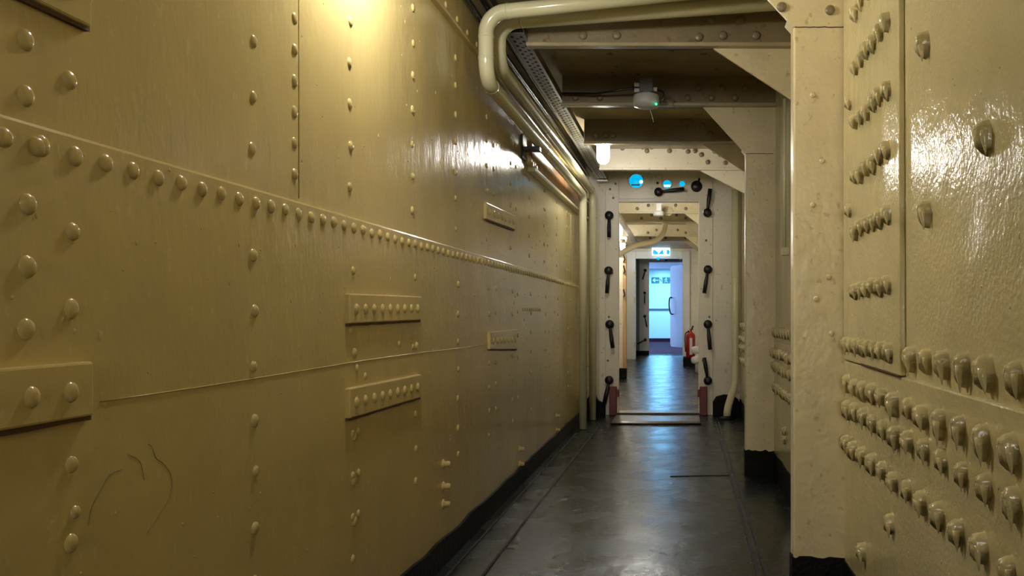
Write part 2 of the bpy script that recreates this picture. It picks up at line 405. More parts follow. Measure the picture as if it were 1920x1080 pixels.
# ------------------------------------------------------------------ frames and deck beams
def nut(r=0.02, h=0.012): return MB().lathe([(r, 0.002), (r*.97, -h*.5), (r*.7, -h*.9), (0.001, -h)], (0, 0, 0), 'y', 12)
head_me = nut().mesh('rivet', M['beam'])
def beam_parts(t, yb, x0, x1, bracket, m=None, flange_t=0.018, rivets=True, rv=None, zb=BOT):
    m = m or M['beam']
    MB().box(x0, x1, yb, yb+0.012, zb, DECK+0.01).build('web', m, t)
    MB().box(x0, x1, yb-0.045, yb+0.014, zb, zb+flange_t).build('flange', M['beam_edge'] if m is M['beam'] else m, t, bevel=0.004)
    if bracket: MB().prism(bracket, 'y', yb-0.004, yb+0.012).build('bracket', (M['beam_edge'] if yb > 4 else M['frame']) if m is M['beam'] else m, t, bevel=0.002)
    if rivets:
        for (x, z) in (rv or [(x0+0.15+0.135*i, zb+(0.055, 0.105)[i % 2]) for i in range(int((x1-x0-0.2)/0.135))]):
            inst('rivet', head_me, t, (x, yb-0.001, z))
def base_skirt(t, x0, x1, y0, y1, h=0.146):
    mb = MB(); n = 9
    def rag(a, b): return [(a+(b-a)*i/n, h+random.uniform(-.007, .007)) for i in range(n+1)]
    tx = rag(x0, x1); mb.prism([(x0, 0), (x1, 0)]+tx[::-1], 'y', y0-0.004, y0+0.02)
    ty = rag(y0, y1); mb.prism([(y0, 0), (y1, 0)]+ty[::-1], 'x', x0-0.004, x0+0.02)
    mb.build('base_skirt', M['black'], t, label='black painted foot with a ragged edge')
def web_frame(yb, label):
    t = thing('web_frame', (0.43, yb, 0), label, 'frame', 'deep riveted web frames on the right side')
    MB().prism([(.354, yb), (XR+.005, yb), (XR+.005, yb+.075), (.354, yb+.075), (.350, yb+.073), (.348, yb+.068), (.348, yb+.007), (.350, yb+.002)], 'z', 0, 1.8355).build('column', M['frame'], t)
    MB().box(0.352, XR+0.005, yb+0.003, yb+0.06, 1.83, 1.845).build('weld_line', M['jamb'], t)
    MB().prism([(0.348, 1.8375), (XR+0.005, 1.8375), (XR+0.005, BOT+0.005), (0.348-0.245, BOT+0.005)], 'y', yb, yb+0.014).build('bracket', M['frame'], t, bevel=0.002)
    MB().tube([(.352+.012*i, yb-.0002, 1.8365+random.uniform(-.001, .001)) for i in range(14)], .0017, 5).build('weld_crack', M['rust_shade_line'], t)
    MB().prism([(0.348, 1.8375), (XR+0.005, 1.8375), (XR+0.005, 1.86), (0.348-0.02, 1.86)], 'y', yb+.0005, yb+0.07).build('bracket_foot', M['frame'], t)
    beam_parts(t, yb, -0.695, XR, None, rv=[(x, BOT+0.055) for x in (-.62, -.48, 0.02, .155, .29)]+[(x, BOT+0.11) for x in (.08, .215, .35)])
    if yb < 4:
        for x, z in ((0.31, 1.90), (0.465, 1.89), (0.40, 2.0)): inst('rivet', head_me, t, (x, yb-0.001, z), scale=(.8, .7, .8))
        for x, z in ((.44, 1.41), (.41, 1.27), (.46, 1.04), (.42, 0.97), (.47, .86), (.41, 1.62)):
            MB().lathe([(0.010, 0.001), (0.009, -0.002), (0.004, -0.004)], (x, yb, z), 'y', 9).build('paint_blister', M['frame'], t)
    base_skirt(t, 0.348, XR, yb, yb+0.075)
    return t
web_frame(2.72, 'near cream web frame column with a ragged black foot beside the drip-rivet wall')
web_frame(4.86, 'second web frame column, greyer, standing beyond the near column')
def beam(yb, label, group='intermediate deck beams with slanted end brackets', x0=-0.695, x1=XR, bx=0.123, bz=1.842, rv=None, m=None):
    t = thing('deck_beam', ((x0+x1)/2, yb, BOT), label, 'beam', group)
    beam_parts(t, yb, x0, x1, [(bx, BOT+0.004), (x1+0.004, bz), (x1+0.004, BOT+0.004)], rv=rv, m=m)
    return t
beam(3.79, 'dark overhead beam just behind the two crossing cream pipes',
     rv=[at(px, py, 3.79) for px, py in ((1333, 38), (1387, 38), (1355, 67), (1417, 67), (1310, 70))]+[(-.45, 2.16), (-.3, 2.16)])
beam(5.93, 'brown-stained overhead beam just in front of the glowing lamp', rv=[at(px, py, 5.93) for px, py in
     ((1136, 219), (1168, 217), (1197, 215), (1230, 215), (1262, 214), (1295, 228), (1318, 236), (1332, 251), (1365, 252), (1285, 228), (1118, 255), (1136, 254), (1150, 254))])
beam(7.00, 'brightly lit cream overhead beam behind the glowing lamp, above the near doorway', bx=0.12, bz=1.90, m=M['bulk'], rv=[at(px, py, 7.0) for px, py in
     ((1167, 278), (1205, 276), (1213, 283), (1222, 276), (1245, 275), (1255, 283), (1265, 275), (1282, 276), (1290, 284), (1303, 283), (1315, 290), (1327, 304), (1350, 290), (1360, 305), (1340, 284))])
for yb, lab in ((9.98, 'bright overhead beam behind the white detector beyond the near doorway'),
                (10.98, 'overhead beam beyond the doorway from which the curved hose pipe hangs'),
                (12.9, 'pale overhead beam beyond the curved hose pipe'),
                (13.8, 'overhead beam with slanted ends nearest the lit exit sign')):
    t = thing('deck_beam', (-.2, yb, BOT), lab, 'beam', 'deck beams beyond the near doorway')
    beam_parts(t, yb, -.93, XR, [(0.0, BOT+.004), (XR, 1.70), (XR, BOT+.004)], m=M['frame'], rv=[(-.55, 2.16), (-.42, 2.2), (-.3, 2.16), (-.1, 2.2), (.02, 2.16)])

# ------------------------------------------------------------------ near bulkhead with the watertight doorway
DX0, DX1, DZ = -0.60, 0.13, 1.958
wf = thing('wall_front', (-.2, YB, 0), 'cream bulkhead pierced by the near watertight doorway', 'wall', kind='structure')
MB().box(-1.40, DX0, YB, YB+0.02, 0, DECK).box(DX1, XR+0.05, YB, YB+0.02, 0, DECK).box(DX0, DX1, YB, YB+0.02, DZ, DECK).build('plating', M['bulk'], wf)
cm = MB().box(-.724, DX0, YB-0.012, YB+0.05, 0, DECK-.002).box(DX1+0.004, 0.262, YB-0.012, YB+0.05, 0, DECK-.002)
cm.build('coaming', M['bulk'], wf, bevel=0.004)
MB().box(DX0, DX1+.004, YB-0.014, YB+0.06, DZ-0.004, DZ+0.018).build('lintel', M['bulk'], wf, bevel=0.003)
MB().box(-.60, -.27, YB-0.008, YB+.01, 1.985, 2.21).build('patch_plate', M['bulk'], wf, bevel=0.003)
MB().box(-.285, -.205, YB-0.014, YB+.01, 2.085, 2.2).build('bolted_plate', M['bulk'], wf, bevel=0.004)
MB().lathe([(0.012, 0.004), (0.012, -0.012), (0.004, -0.016)], (-.245, YB-0.014, 2.125), 'y', 10).build('bolt', M['iron'], wf)
MB().box(0.262, XR, YB-0.004, YB+.01, 1.215, 1.225).box(0.30, 0.306, YB-0.004, YB+.01, 0.2, 2.2).build('weld_bead', M['bulk'], wf)
for x, z in ((-.68, 2.07), (-.63, 2.12), (-.65, 1.99), (-.70, 1.86), (-.66, 1.3), (-.69, .9), (-.70, .5), (.2, 1.6), (.23, .9), (.17, .5)):
    inst('rivet', head_me, wf, (x, YB-0.013, z), scale=(.55, .5, .55))
hb = MB().prism([(-.90, 0), (-.72, 0), (-.72, .10), (-.79, .14), (-.81, .19), (-.86, .19), (-.90, .13)], 'y', YB-.06, YB+.005)
hb.prism([(.262, 0), (XR, 0), (XR, .08), (.49, .15), (.44, .185), (.36, .19), (.29, .17), (.262, .12)], 'y', YB-.06, YB+.005)
tag(hb.build('baseboard_front', M['black'], kind='structure', bevel=0.006), 'black painted foot of the near bulkhead either side of the doorway', 'baseboard')
# red door jamb feet
for sx, xa, lab in ((-1, -.69, 'red painted jamb foot left of the near doorway'), (1, .135, 'red painted jamb foot right of the near doorway')):
    t = thing('red_jamb_foot', (xa+.035, YB-.05, 0), lab, 'jamb foot')
    MB().box(xa+.005, xa+.075, YB-.06, YB+.0, 0, .262).build('post', M['red'], t, bevel=.006)
    x = xa+.075 if sx < 0 else xa+.005
    MB().box(x-.02, x+.02, YB-.05, YB+.0, .17, .235).build('lug', M['red'], t, bevel=.004)
# sill: worn raised threshold
t = thing('door_sill', (-.235, 7.5, 0), 'worn scuffed metal threshold plate across the near doorway', 'threshold')
MB().prism([(7.13, 0), (7.13, .012), (7.2, .022), (7.72, .022), (8.0, .022), (8.0, 0)], 'x', DX0-.01, DX1+.005).build('plate', M['sill'], t, bevel=.003)
MB().tube([(DX0-.015, 7.125, .006), (-.3, 7.128, .006), (DX1+.01, 7.12, .006)], .010, 8).build('front_lip', M['iron'], t)
MB().box(DX0-.005, DX1+.005, 7.66, 7.72, .02, .034).build('back_strip', M['seam'], t, bevel=.004)

# door clips (dogs)
def clip(px, py, tx, ty, label, Y=YB, r=.040, off=0.012, m=None, group='black door clips around the near doorway'):
    x, z = at(px, py, Y); x2, z2 = at(tx, ty, Y)
    t = thing('door_clip', (x, Y-off, z), label, 'door clip', group)
    MB().lathe([(r*.8, 0.004), (r*.85, -.02), (r, -.025), (r, -.045), (r*.75, -.058), (.002, -.06)], (x, Y-off, z), 'y', 18).build('boss', M['iron'], t)
    d = Vector((x2-x, 0, z2-z)); k = r/.04
    pts = [Vector((x, Y-off-.035*k, z)), Vector((x, Y-off-.04*k, z))+d*.25, Vector((x, Y-off-.05*k, z))+d*.55, Vector((x, Y-off-.055*k, z))+d]
    MB().tube(pts, .016*k, 10, rads=[.013*k, .014*k, .019*k, .018*k]).build('lever', M['iron'], t)
    return t
clip(1143, 405, 1143, 446, 'black door clip left of the near doorway, topmost on that side, hanging straight down')
clip(1142, 508, 1139, 550, 'black door clip left of the near doorway, second from the top')
clip(1144, 608, 1150, 652, 'third black door clip from the top, left of the near doorway')
clip(1143, 712, 1134, 756, 'black door clip left of the near doorway, lowest, beside the red jamb foot')
clip(1326, 400, 1331, 356, 'black door clip right of the near doorway, topmost, lever pointing up')
clip(1327, 506, 1320, 550, 'black door clip right of the near doorway, second from the top')
clip(1327, 608, 1331, 655, 'black door clip right of the near doorway, third from the top')
clip(1327, 713, 1320, 670, 'lowest black door clip right of the near doorway, above the red jamb foot')
clip(1235, 361, 1283, 356, 'black door clip lying level above the near doorway', off=.0)
# black round cap with a stub
x, z = at(1306, 350, YB)
t = thing('blanking_cap', (x, YB-.012, z), 'round black blanking cap at the top right corner of the near doorway', 'cap')
MB().lathe([(.05, .014), (.052, -.012), (.046, -.02), (.002, -.024)], (x, YB-.012, z), 'y', 22).build('disc', M['iron'], t)
MB().tube([(x+.02, YB-.016, z+.045), (x+.026, YB-.016, z+.075)], .009, 8).build('stub', M['iron'], t)
# blue lit ports
def port(px, py, rpx, label, deep=True):
    x, z = at(px, py, YB); r = rpx/204.3
    t = thing('round_port', (x, YB-.008, z), label, 'port', 'blue lit ports above the near doorway')
    MB().lathe([(r*.97, .006), (r*1.10, -.002), (r*1.10, -.006), (r*.98, -.008), (r*.97, -.001)], (x, YB-.008, z), 'y', 26).build('rim', M['bulk'], t)
    MB().lathe([(r*.98, .004), (r*.98, -.004), (.001, -.0045)], (x, YB-.008, z), 'y', 26).build('pane', M['blueglow'], t, label='glowing blue pane')
    if rpx > 12:
        MB().box(x-r*.68, x+r*.48, YB-.0145, YB-.01, z-r*.62, z-r*.44).build('bar', M['cable'], t)
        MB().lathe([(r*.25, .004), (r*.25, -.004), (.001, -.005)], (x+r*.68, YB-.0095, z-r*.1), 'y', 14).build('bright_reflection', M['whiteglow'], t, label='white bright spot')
    elif rpx > 7:
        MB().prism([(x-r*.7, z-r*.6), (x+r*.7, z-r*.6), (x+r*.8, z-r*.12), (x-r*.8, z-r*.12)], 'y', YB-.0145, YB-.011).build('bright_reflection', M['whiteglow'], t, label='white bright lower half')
port(1193, 340, 13.5, 'largest blue lit round port, left above the near doorway')
port(1251, 346, 8, 'middle-sized blue lit port with a white lower half above the level door clip')
port(1279, 345, 5.5, 'smallest blue lit port beside the black blanking cap')

# ------------------------------------------------------------------ riveted plates
def plate_left(y0, y1, corners, n, label, rz=None):
    """corners: z at near-bottom, near-top, far-bottom, far-top"""
    x = XL+.010 if corners[1] < 1.18 else XL
    if y1 < 1.5 and corners[1] > 1.18: x = XL+.005
    nb, nt_, fb, ft = corners
    t = thing('riveted_plate', (x, (y0+y1)/2, min(nb, fb)), label, 'plate', 'riveted doubler plates on the ochre wall')
    pl = MB().prism([(y0, nb), (y1, fb), (y1, ft), (y0, nt_)], 'x', x-.004, x+.013).build('plate', M['left'], t, bevel=.004)
    # dark strip modelled for the gap and shadow under the lower edge
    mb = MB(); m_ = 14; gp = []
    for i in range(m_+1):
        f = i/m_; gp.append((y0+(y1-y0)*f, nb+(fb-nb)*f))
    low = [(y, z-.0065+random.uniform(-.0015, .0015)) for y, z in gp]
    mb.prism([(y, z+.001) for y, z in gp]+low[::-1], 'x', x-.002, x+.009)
    mb.build('lower_edge_gap', M['rust_shade_line'], t)
    for i in range(n):
        f = (i+.65)/(n+.3); y = y0+(y1-y0)*f; z = (nb+(fb-nb)*f)*.52+(nt_+(ft-nt_)*f)*.48
        inst('rivet', dome_me, pl, (x+.013, y, z), scale=(.95, .95, 1.05))
plate_left(2.24, 2.85, (.896, .976, .902, .981), 9, 'riveted plate at mid height of the ochre wall, above the slanted one')
plate_left(2.24, 2.85, (.647, .727, .644, .721), 9, 'riveted plate tilted low on the ochre wall, directly below another of the same length')
plate_left(3.83, 4.486, (1.350, 1.425, 1.366, 1.44), 7, 'farther riveted plate above the long rivet seam of the ochre wall')
plate_left(3.86, 4.486, (.763, .843, .738, .845), 7, 'farther riveted plate below the long rivet seam of the ochre wall')
plate_left(.66, 1.268, (.77, .851, .77, .851), 8, 'nearest riveted plate cut by the left edge of the view at mid height')
plate_left(.66, 1.272, (1.347, 1.43, 1.347, 1.43), 8, 'riveted plate in the upper left corner of the view')
# butt strap on the right wall
st = thing('butt_strap', (XR, 2.36, .776), 'tall vertical joint strap with six-rivet rows on the right wall beside the near column', 'strap')
pl = MB().prism([(2.00, .776), (2.710, .779), (2.710, DECK), (2.022, DECK)], 'x', XR-.015, XR).build('plate', M['right'], st, bevel=.004)
MB().tube([(XR-.013, 2.01, .775), (XR-.014, 2.3, .777), (XR-.013, 2.45, .778)], .0035, 6).build('lower_edge_gap', M['rust_shade_line'], st)
for z in (1.81, 1.652, 1.487, 1.33, 1.172, 1.0):
    for i in range(6):
        inst('rivet', random.choice(teeth), pl, (XR-.014, 2.10+.078*i+random.uniform(-.006, .006), z+random.uniform(-.006, .006)), scale=(1, .85, .85))
for i in range(8): inst('rivet', random.choice(teeth), pl, (XR-.014, 2.08+.078*i, .838), scale=(1, .85, .9))
for z in (1.57, 1.245): inst('rivet', teeth[0], pl, (XR-.014, 2.585, z), scale=(.9, .8, .8))

# ------------------------------------------------------------------ pipes
PR = .031
def pipe(path, r, label, fr, joints, seg=20, name='pipe', cat='pipe', group=None, m=None, base=None):
    pts = fillet(path, fr, 10) if fr else [Vector(p) for p in path]
    loc = base or path[-1]
    t = thing(name, loc, label, cat, group)
    MB().tube(pts, r, seg).build('tube', m or M['pipe'], t)
    for jt in joints:
        jm = M[jt[2]] if len(jt) > 2 else (m or M['pipe']); a, b = Vector(jt[0]), Vector(jt[1]); d = (b-a).normalized()
        MB().tube([a-d*.004, a-d*.003, a+d*.003, a+d*.004], r, seg, rads=[r, r+.0016, r+.0016, r]).build('joint', jm, t)
    return t
z1 = 1.883
A_ = [(0.50, 3.34, 2.235), (-.813, 3.50, 2.155), (-.813, 3.50, z1), (-.813, 6.85, z1), (-.813, 6.85, 0.004)]
pipe(A_, PR, 'front cream pipe crossing overhead, then dropping to the floor by the left wall', .085,
     [((-.72, 3.489, 2.161), (-.6, 3.475, 2.168)), ((-.813, 3.5, 2.06), (-.813, 3.5, 1.9)), ((-.813, 3.5, 1.972), (-.813, 3.5, 1.9)), ((-.813, 3.60, z1), (-.813, 4, z1)), ((-.813, 4.95, z1), (-.813, 5.0, z1), 'crack')], base=(-.813, 6.85, 0))
z2 = 1.995
B_ = [(0.50, 3.56, 2.228), (-.80, 3.68, 2.180), (-.80, 3.68, z2), (-.80, 7.45, z2), (-.80, 7.45, .004)]
pipe(B_, PR, 'rear cream pipe crossing overhead behind the first and dropping close to the bulkhead', .085,
     [((-.70, 3.669, 2.184), (-.6, 3.66, 2.19)), ((-.80, 4.92, z2), (-.8, 5.0, z2), 'crack')], base=(-.80, 7.45, 0))
MB_ = None
# right pipe with the bent foot
C_ = [(.462, 7.70, 2.05), (.462, 7.70, .52), (.455, 7.66, .30), (.385, 7.53, .10), (.375, 7.52, .004)]
t = pipe(C_, .034, 'cream pipe right of the near doorway with its foot bent inward to the floor', .12, [((.462, 7.70, 1.26), (.462, 7.70, 1))], base=(.375, 7.52, 0))
MB().lathe([(.075, 0), (.07, .012), (.045, .025), (.036, .03)], (.378, 7.52, 0), 'z', 18).build('foot_seal', M['black'], t)
# cable tray, perforated
TZ = 2.145
t = thing('cable_tray', (-.74, 5.5, TZ), 'long galvanised perforated cable tray under the deck beside the cream pipes', 'cable tray')
ty0, ty1 = 3.716, 7.82
MB().box(-.778, -.700, ty0, ty1, TZ, TZ+.004).build('tray_bottom', M['tray'], t)
MB().box(-.702, -.6965, ty0, ty1, TZ-.002, TZ+.04).box(-.781, -.776, ty0, ty1, TZ-.002, TZ+.04).build('tray_side', M['tray'], t, bevel=.001)
mb = MB(); y = ty0+.05
while y < 7.7:
    for x in (-.760, -.719): mb.box(x-.006, x+.006, y-.012, y+.012, TZ-.0008, TZ+.001)
    mb.box(-.746, -.733, y+.018, y+.03, TZ-.0008, TZ+.001)
    y += .062
mb.build('perforation', M['dark'], t, kind='stuff')
MB().box(-.79, -.69, 7.70, 7.76, TZ-.022, TZ-.003).build('tray_clamp', M['galv'], t, bevel=.004)
for i, (x, r, lab) in enumerate(((-.762, .012, 'leftmost cable lying in the perforated tray'), (-.736, .012, 'middle cable lying in the perforated tray'), (-.716, .010, 'rightmost cable lying in the perforated tray'))):
    tag(MB().tube([(x+.001*math.sin(y*2+i), y, TZ+.0045+r) for y in [ty0+.17*k for k in range(25)]], r, 10).build('cable', M['cable'], None), lab, 'cable', 'cables in the overhead tray')
# dark cable runs hugging the corner between wall and deck
for i, (x, z, r, lab) in enumerate(((-.812, 2.252, .011, 'black cable run in the overhead corner, nearest the tray'), (-.845, 2.235, .012, 'black cable run in the overhead corner, middle one'), (-.876, 2.195, .012, 'black cable run in the overhead corner, nearest the wall'))):
    tag(MB().tube([(x+.003*math.sin(y*1.7+i*2), y, z+.003*math.sin(y*2.3+i)) for y in [.2+.2*k for k in range(39)]], r, 10).build('cable_run', M['cable'], None), lab, 'cable', 'black cable runs in the overhead corner')
t = thing('conduit_strip', (-.80, 5, 2.19), 'narrow steel conduit between the cable tray and the black cables', 'conduit')
MB().tube([(-.803, 3.8, 2.185), (-.803, 7.8, 2.185)], .008, 10).build('tube', M['galv'], t)
# bracket holding the pipes
t = thing('pipe_bracket', (XL, 4.75, z1), 'black pipe bracket sticking out of the left wall under the cream pipes', 'bracket')
MB().box(XL-.002, -.80, 4.72, 4.78, z1-.055, z1-.031).build('arm', M['iron'], t, bevel=.003)
MB().box(XL-.002, XL+.012, 4.69, 4.81, z1-.10, z1+.03).build('wall_pad', M['iron'], t, bevel=.003)
# stringer on the far part of the wall
t = thing('wall_stringer', (XL, 6.3, 1.74), 'rust-stained stringer with pale flanges high on the far left wall under the pipes', 'stringer')
MB().prism([(4.95, 1.765), (7.8, 1.80), (7.8, 1.93), (4.95, 1.93)], 'x', XL-.004, XL+.018).build('face', M['brass'], t)
MB().prism([(4.9, 1.742), (7.8, 1.775), (7.8, 1.80), (4.9, 1.767)], 'x', XL-.004, XL+.045).build('lower_flange', M['pipe'], t, bevel=.008)
MB().prism([(5.05, 1.925), (7.8, 1.925), (7.8, 1.945), (5.05, 1.945)], 'x', XL-.004, XL+.038).build('upper_flange', M['pipe'], t, bevel=.004)
for i in range(4): MB().lathe([(.03, -.002), (.026, .02), (.012, .03)], (XL+.002, 4.86+.06*i, 1.80-.012*(i % 2)), 'x', 9).build('weld_lump', M['frame'], t)
# short conduit on the right wall between the columns
t = thing('conduit_drop', (XR-.02, 4.27, 1.23), 'thin pale conduit ending in a fitting on the right wall between the columns', 'conduit')
MB().tube([(XR-.018, 4.27, 1.24), (XR-.018, 4.27, 2.0)], .008, 10).build('tube', M['pipe'], t)
MB().box(XR-.035, XR+.002, 4.245, 4.295, 1.215, 1.255).build('fitting', M['pipe'], t, bevel=.004)

# ------------------------------------------------------------------ lamps
def lamp(x, y, z, label, r=.046, top=DECK, jar='jar'):
    t = thing('bulkhead_lamp', (x, y, top), label, 'lamp', 'jar lamps hanging from the deck')
    MB().lathe([(.05, 0), (.05, -.03), (.03, -.035), (.03, -(top-z-.085)), (.055, -(top-z-.08)), (.055, -(top-z-.055)), (.048, -(top-z-.05))], (x, y, top), 'z', 20).build('holder', M['galv'], t)
    MB().lathe([(r*.9, .055), (r, .04), (r, -.03), (r*.92, -.052), (r*.7, -.07), (r*.35, -.079), (.001, -.081)], (x, y, z), 'z', 20).build('glass_jar', M[jar], t, label='glowing white glass jar')
    return t
lamp(-.585, 6.15, 2.085, 'glowing white jar lamp under the beams left of the near doorway', jar='jar_dim')
lamp(-.70, 2.24, 2.02, 'jar lamp above the near end of the ochre wall')
lamp(-.42, 8.5, 2.12, 'jar lamp just beyond the near bulkhead, hidden above its doorway')
lamp(-1.0, 11.6, 2.08, 'jar lamp beyond the near doorway beside the bright overhead tray')
lamp(-1.12, 15.5, 2.165, 'glowing lamp at the upper left inside the near doorway')
# ------------------------------------------------------------------ detector under the second frame beam
x, Yd = -.205, 4.62; s = F/Yd
t = thing('smoke_detector', (x, Yd, 2.03), 'grey disc detector with green light hanging before the second frame beam', 'detector')
MB().box(x-.037, x+.037, Yd-.03, 4.859, 2.122, 2.20).build('junction_box', M['grey'], t, bevel=.004)
MB().lathe([(.03, .09), (.06, .075), (.071, .07), (.073, .03), (.066, .012), (.03, .002), (.001, 0)], (x, Yd, 2.034), 'z', 26).build('disc', M['plastic'], t)
MB().lathe([(.006, .003), (.006, -.003), (.001, -.005)], (x+.055, Yd-.062, 2.045), 'y', 8).build('led', M['greenled'], t, label='small green light')
MB().tube([(x+.018, Yd-.02, 2.03), (x+.03, Yd-.03, 1.995), (x+.04, Yd-.035, 1.955)], .0022, 6).build('pull_cord', M['plastic'], t)
for dx, dz in ((-.045, 2.165), (-.045, 2.135), (.045, 2.14)):
    MB().lathe([(.012, -.02), (.012, .012), (.007, .014)], (x+dx, Yd, dz), 'x', 9).build('gland', M['plastic'], t)
MB().tube(spline([(x+.05, Yd, 2.14), (x+.09, Yd-.01, 2.12), (x+.09, Yd-.01, 2.08), (x+.06, Yd, 2.065)], 6), .006, 8).build('lead', M['cable'], t)
tag(MB().tube([(-.69, 4.80, 2.165), (-.5, 4.78, 2.158), (-.26, 4.64, 2.155)], .006, 8).build('conduit', M['cable'], None), 'dark conduit leading along the beam to the grey disc detector', 'conduit')

# ------------------------------------------------------------------ compartment beyond the near doorway
tag(MB().box(-1.40, -1.35, YB+.02, Y3, 0, DECK).build('wall_far_left', M['bulk'], kind='structure'), 'pale left wall of the compartment beyond the near doorway', 'wall')
tag(MB().box(XR, XR+.05, YB+.02, Y3, 0, DECK).build('wall_far_right', M['bulk'], kind='structure'), 'pale right wall of the compartment beyond the near doorway', 'wall')
t = thing('stanchion', (-1.08, 12.3, 0), 'ochre-edged stanchion with a black foot just inside the near doorway on the left', 'stanchion')
MB().box(-1.34, -.86, 12.3, 12.36, 0, 1.74).build('plate', M['bulk'], t, bevel=.004)
MB().box(-.885, -.835, 12.27, 12.38, 0, 1.76).build('edge', M['jamb'], t, bevel=.006)
MB().box(-.95, -.83, 12.25, 12.39, 0, .15).build('base_skirt', M['black'], t, bevel=.01)
for z in (1.78, 1.62, 1.28):
    MB().tube(spline([(-.87, 12.27, z), (-.87, 12.2, z-.01), (-.85, 12.2, z-.07), (-.87, 12.26, z-.1)], 5), .009, 8).build('hook', M['iron'], t)
tag(MB().box(-1.34, -1.0, 11.2, 12.2, 0, .02).box(-1.3, -.98, 12.5, 13.4, 0, .05).build('deck_patch', M['brass'], None, bevel=.01), 'rusty brown patch of deck at the left beyond the near doorway', 'patch')
t = thing('overhead_tray', (-.78, 11, 2.05), 'bright pale cable tray high on the left beyond the near doorway', 'cable tray')
MB().box(-.80, -.74, 8.6, 14.2, 2.05, 2.09).build('tray', M['white'], t, bevel=.002)
pts = [(-.247, 10.93, 2.098), (-.25, 10.93, 2.04), (-.275, 10.88, 1.95), (-.36, 10.7, 1.845), (-.50, 10.5, 1.79), (-.62, 10.3, 1.74), (-.78, 10.0, 1.62), (-.95, 9.8, 1.5), (-1.33, 9.65, 1.42)]
tag(MB().tube(spline(pts, 6), .034, 14).build('curved_hose_pipe', M['frame'], None), 'curved beige hose pipe sweeping down to the left beyond the near doorway', 'pipe')
x, z = at(1238, 394, 9.9)
t = thing('smoke_detector', (-.275, 9.62, 2.05), 'white disc detector under a grey box seen through the top of the near doorway', 'detector')
MB().box(-.315, -.255, 9.58, 9.98, 2.085, 2.17).build('junction_box', M['plastic'], t, bevel=.004)
MB().lathe([(.03, .06), (.058, .05), (.06, .012), (.05, 0)], (-.29, 9.62, 2.033), 'z', 20).build('disc', M['white'], t)
MB().lathe([(.055, .002), (.055, -.02), (.04, -.02), (.035, -.004), (.001, -.004)], (-.185, 9.98, 2.13), 'y', 20).build('ring_socket', M['frame'], t)
# white framed doorway
FX0, FX1, OX0, OX1 = -1.19, .115, -1.0, -.035
wfar = thing('wall_far', (-.5, Y2, 0), 'pale bulkhead around the white door frame', 'wall', kind='structure')
MB().box(-1.40, FX0+.02, Y2, Y2+.06, 0, DECK).box(FX1-.02, XR+.05, Y2, Y2+.06, 0, DECK).box(FX0+.02, FX1-.02, Y2, Y2+.06, 2.20, DECK).build('plating', M['bulk'], wfar)
d1 = thing('door_1', (-.52, Y2, 0), 'white painted door frame at the end of the second compartment', 'door frame', kind='structure')
MB().box(FX0, OX0, Y2-.05, Y2+.10, 0, 2.225).box(OX1, FX1, Y2-.05, Y2+.10, 0, 2.225).box(OX0, OX1, Y2-.05, Y2+.10, 2.07, 2.225).build('frame', M['white'], d1, bevel=.006)
for z in (1.75, 1.22, .30): MB().box(OX0-.035, OX0+.006, Y2-.06, Y2-.045, z-.06, z+.06).build('hinge', M['frame'], d1, bevel=.002)
# exit sign on the lintel
xs, zs = at(1239, 467, 17.3); s = F/17.3
t = thing('exit_sign', (xs, 17.45, zs-.12), 'lit cyan and white running-man exit sign above the white door frame', 'exit sign')
MB().box(xs-.185, xs+.185, 17.36, 17.56, zs-.115, zs+.045).build('lit_face', M['signglow'], t, bevel=.006)
MB().box(xs-.18, xs+.18, 17.38, 17.56, zs+.045, zs+.105).build('housing', M['cyanglow'], t, bevel=.01)
yy = 17.352
MB().prism([(xs-.165, zs-.06), (xs-.145, zs-.005), (xs-.10, zs-.03), (xs-.055, zs-.07), (xs-.06, zs-.105), (xs-.15, zs-.10)], 'y', yy, 17.37).build('arrow', M['cyanglow'], t)
mb = MB().prism([(xs-.045, zs-.10), (xs-.005, zs-.045), (xs+.04, zs-.005), (xs+.055, zs-.10)], 'y', yy, 17.37)
mb.build('running_figure', M['cyanglow'], t)
MB().prism([(xs+.12, zs-.10), (xs+.12, zs-.03), (xs+.145, zs-.005), (xs+.175, zs-.04), (xs+.17, zs-.10)], 'y', yy, 17.37).build('doorway_symbol', M['cyanglow'], t)
MB().lathe([(.035, 0), (.03, -.04), (.001, -.05)], (xs-.06, 17.5, zs-.16), 'z', 12).build('indicator', M['cyanglow'], t)
# fire extinguisher on its plinth
ex, ey = .115, 15.4
tag(MB().box(-.02, .30, 15.2, 15.7, 0, .155).build('plinth', M['black'], None, bevel=.01), 'low black plinth under the red fire extinguisher', 'plinth')
t = thing('fire_extinguisher', (ex, ey, .155), 'red fire extinguisher standing on a black plinth right of the far doorway', 'fire extinguisher')
MB().lathe([(.08, 0), (.085, .01), (.085, .36), (.075, .41), (.045, .44), (.025, .45), (.025, .47)], (ex, ey, .155), 'z', 24).build('cylinder', M['extred'], t)
MB().box(ex-.055, ex+.02, ey-.012, ey+.012, .62, .635).box(ex-.03, ex+.05, ey-.012, ey+.012, .65, .665).build('handle', M['extred'], t, bevel=.003)
MB().tube([(ex, ey, .62), (ex+.03, ey, .68), (ex+.045, ey, .72)], .014, 8).build('valve', M['iron'], t)
MB().tube(spline([(ex, ey, .62), (ex-.09, ey-.02, .58), (ex-.1, ey-.03, .40), (ex-.09, ey-.04, .25)], 6), .012, 8).build('hose', M['iron'], t)
MB().box(ex-.02, ex+.03, ey-.09, ey-.08, .2, .5).build('label', M['white'], t, label='white label strip')
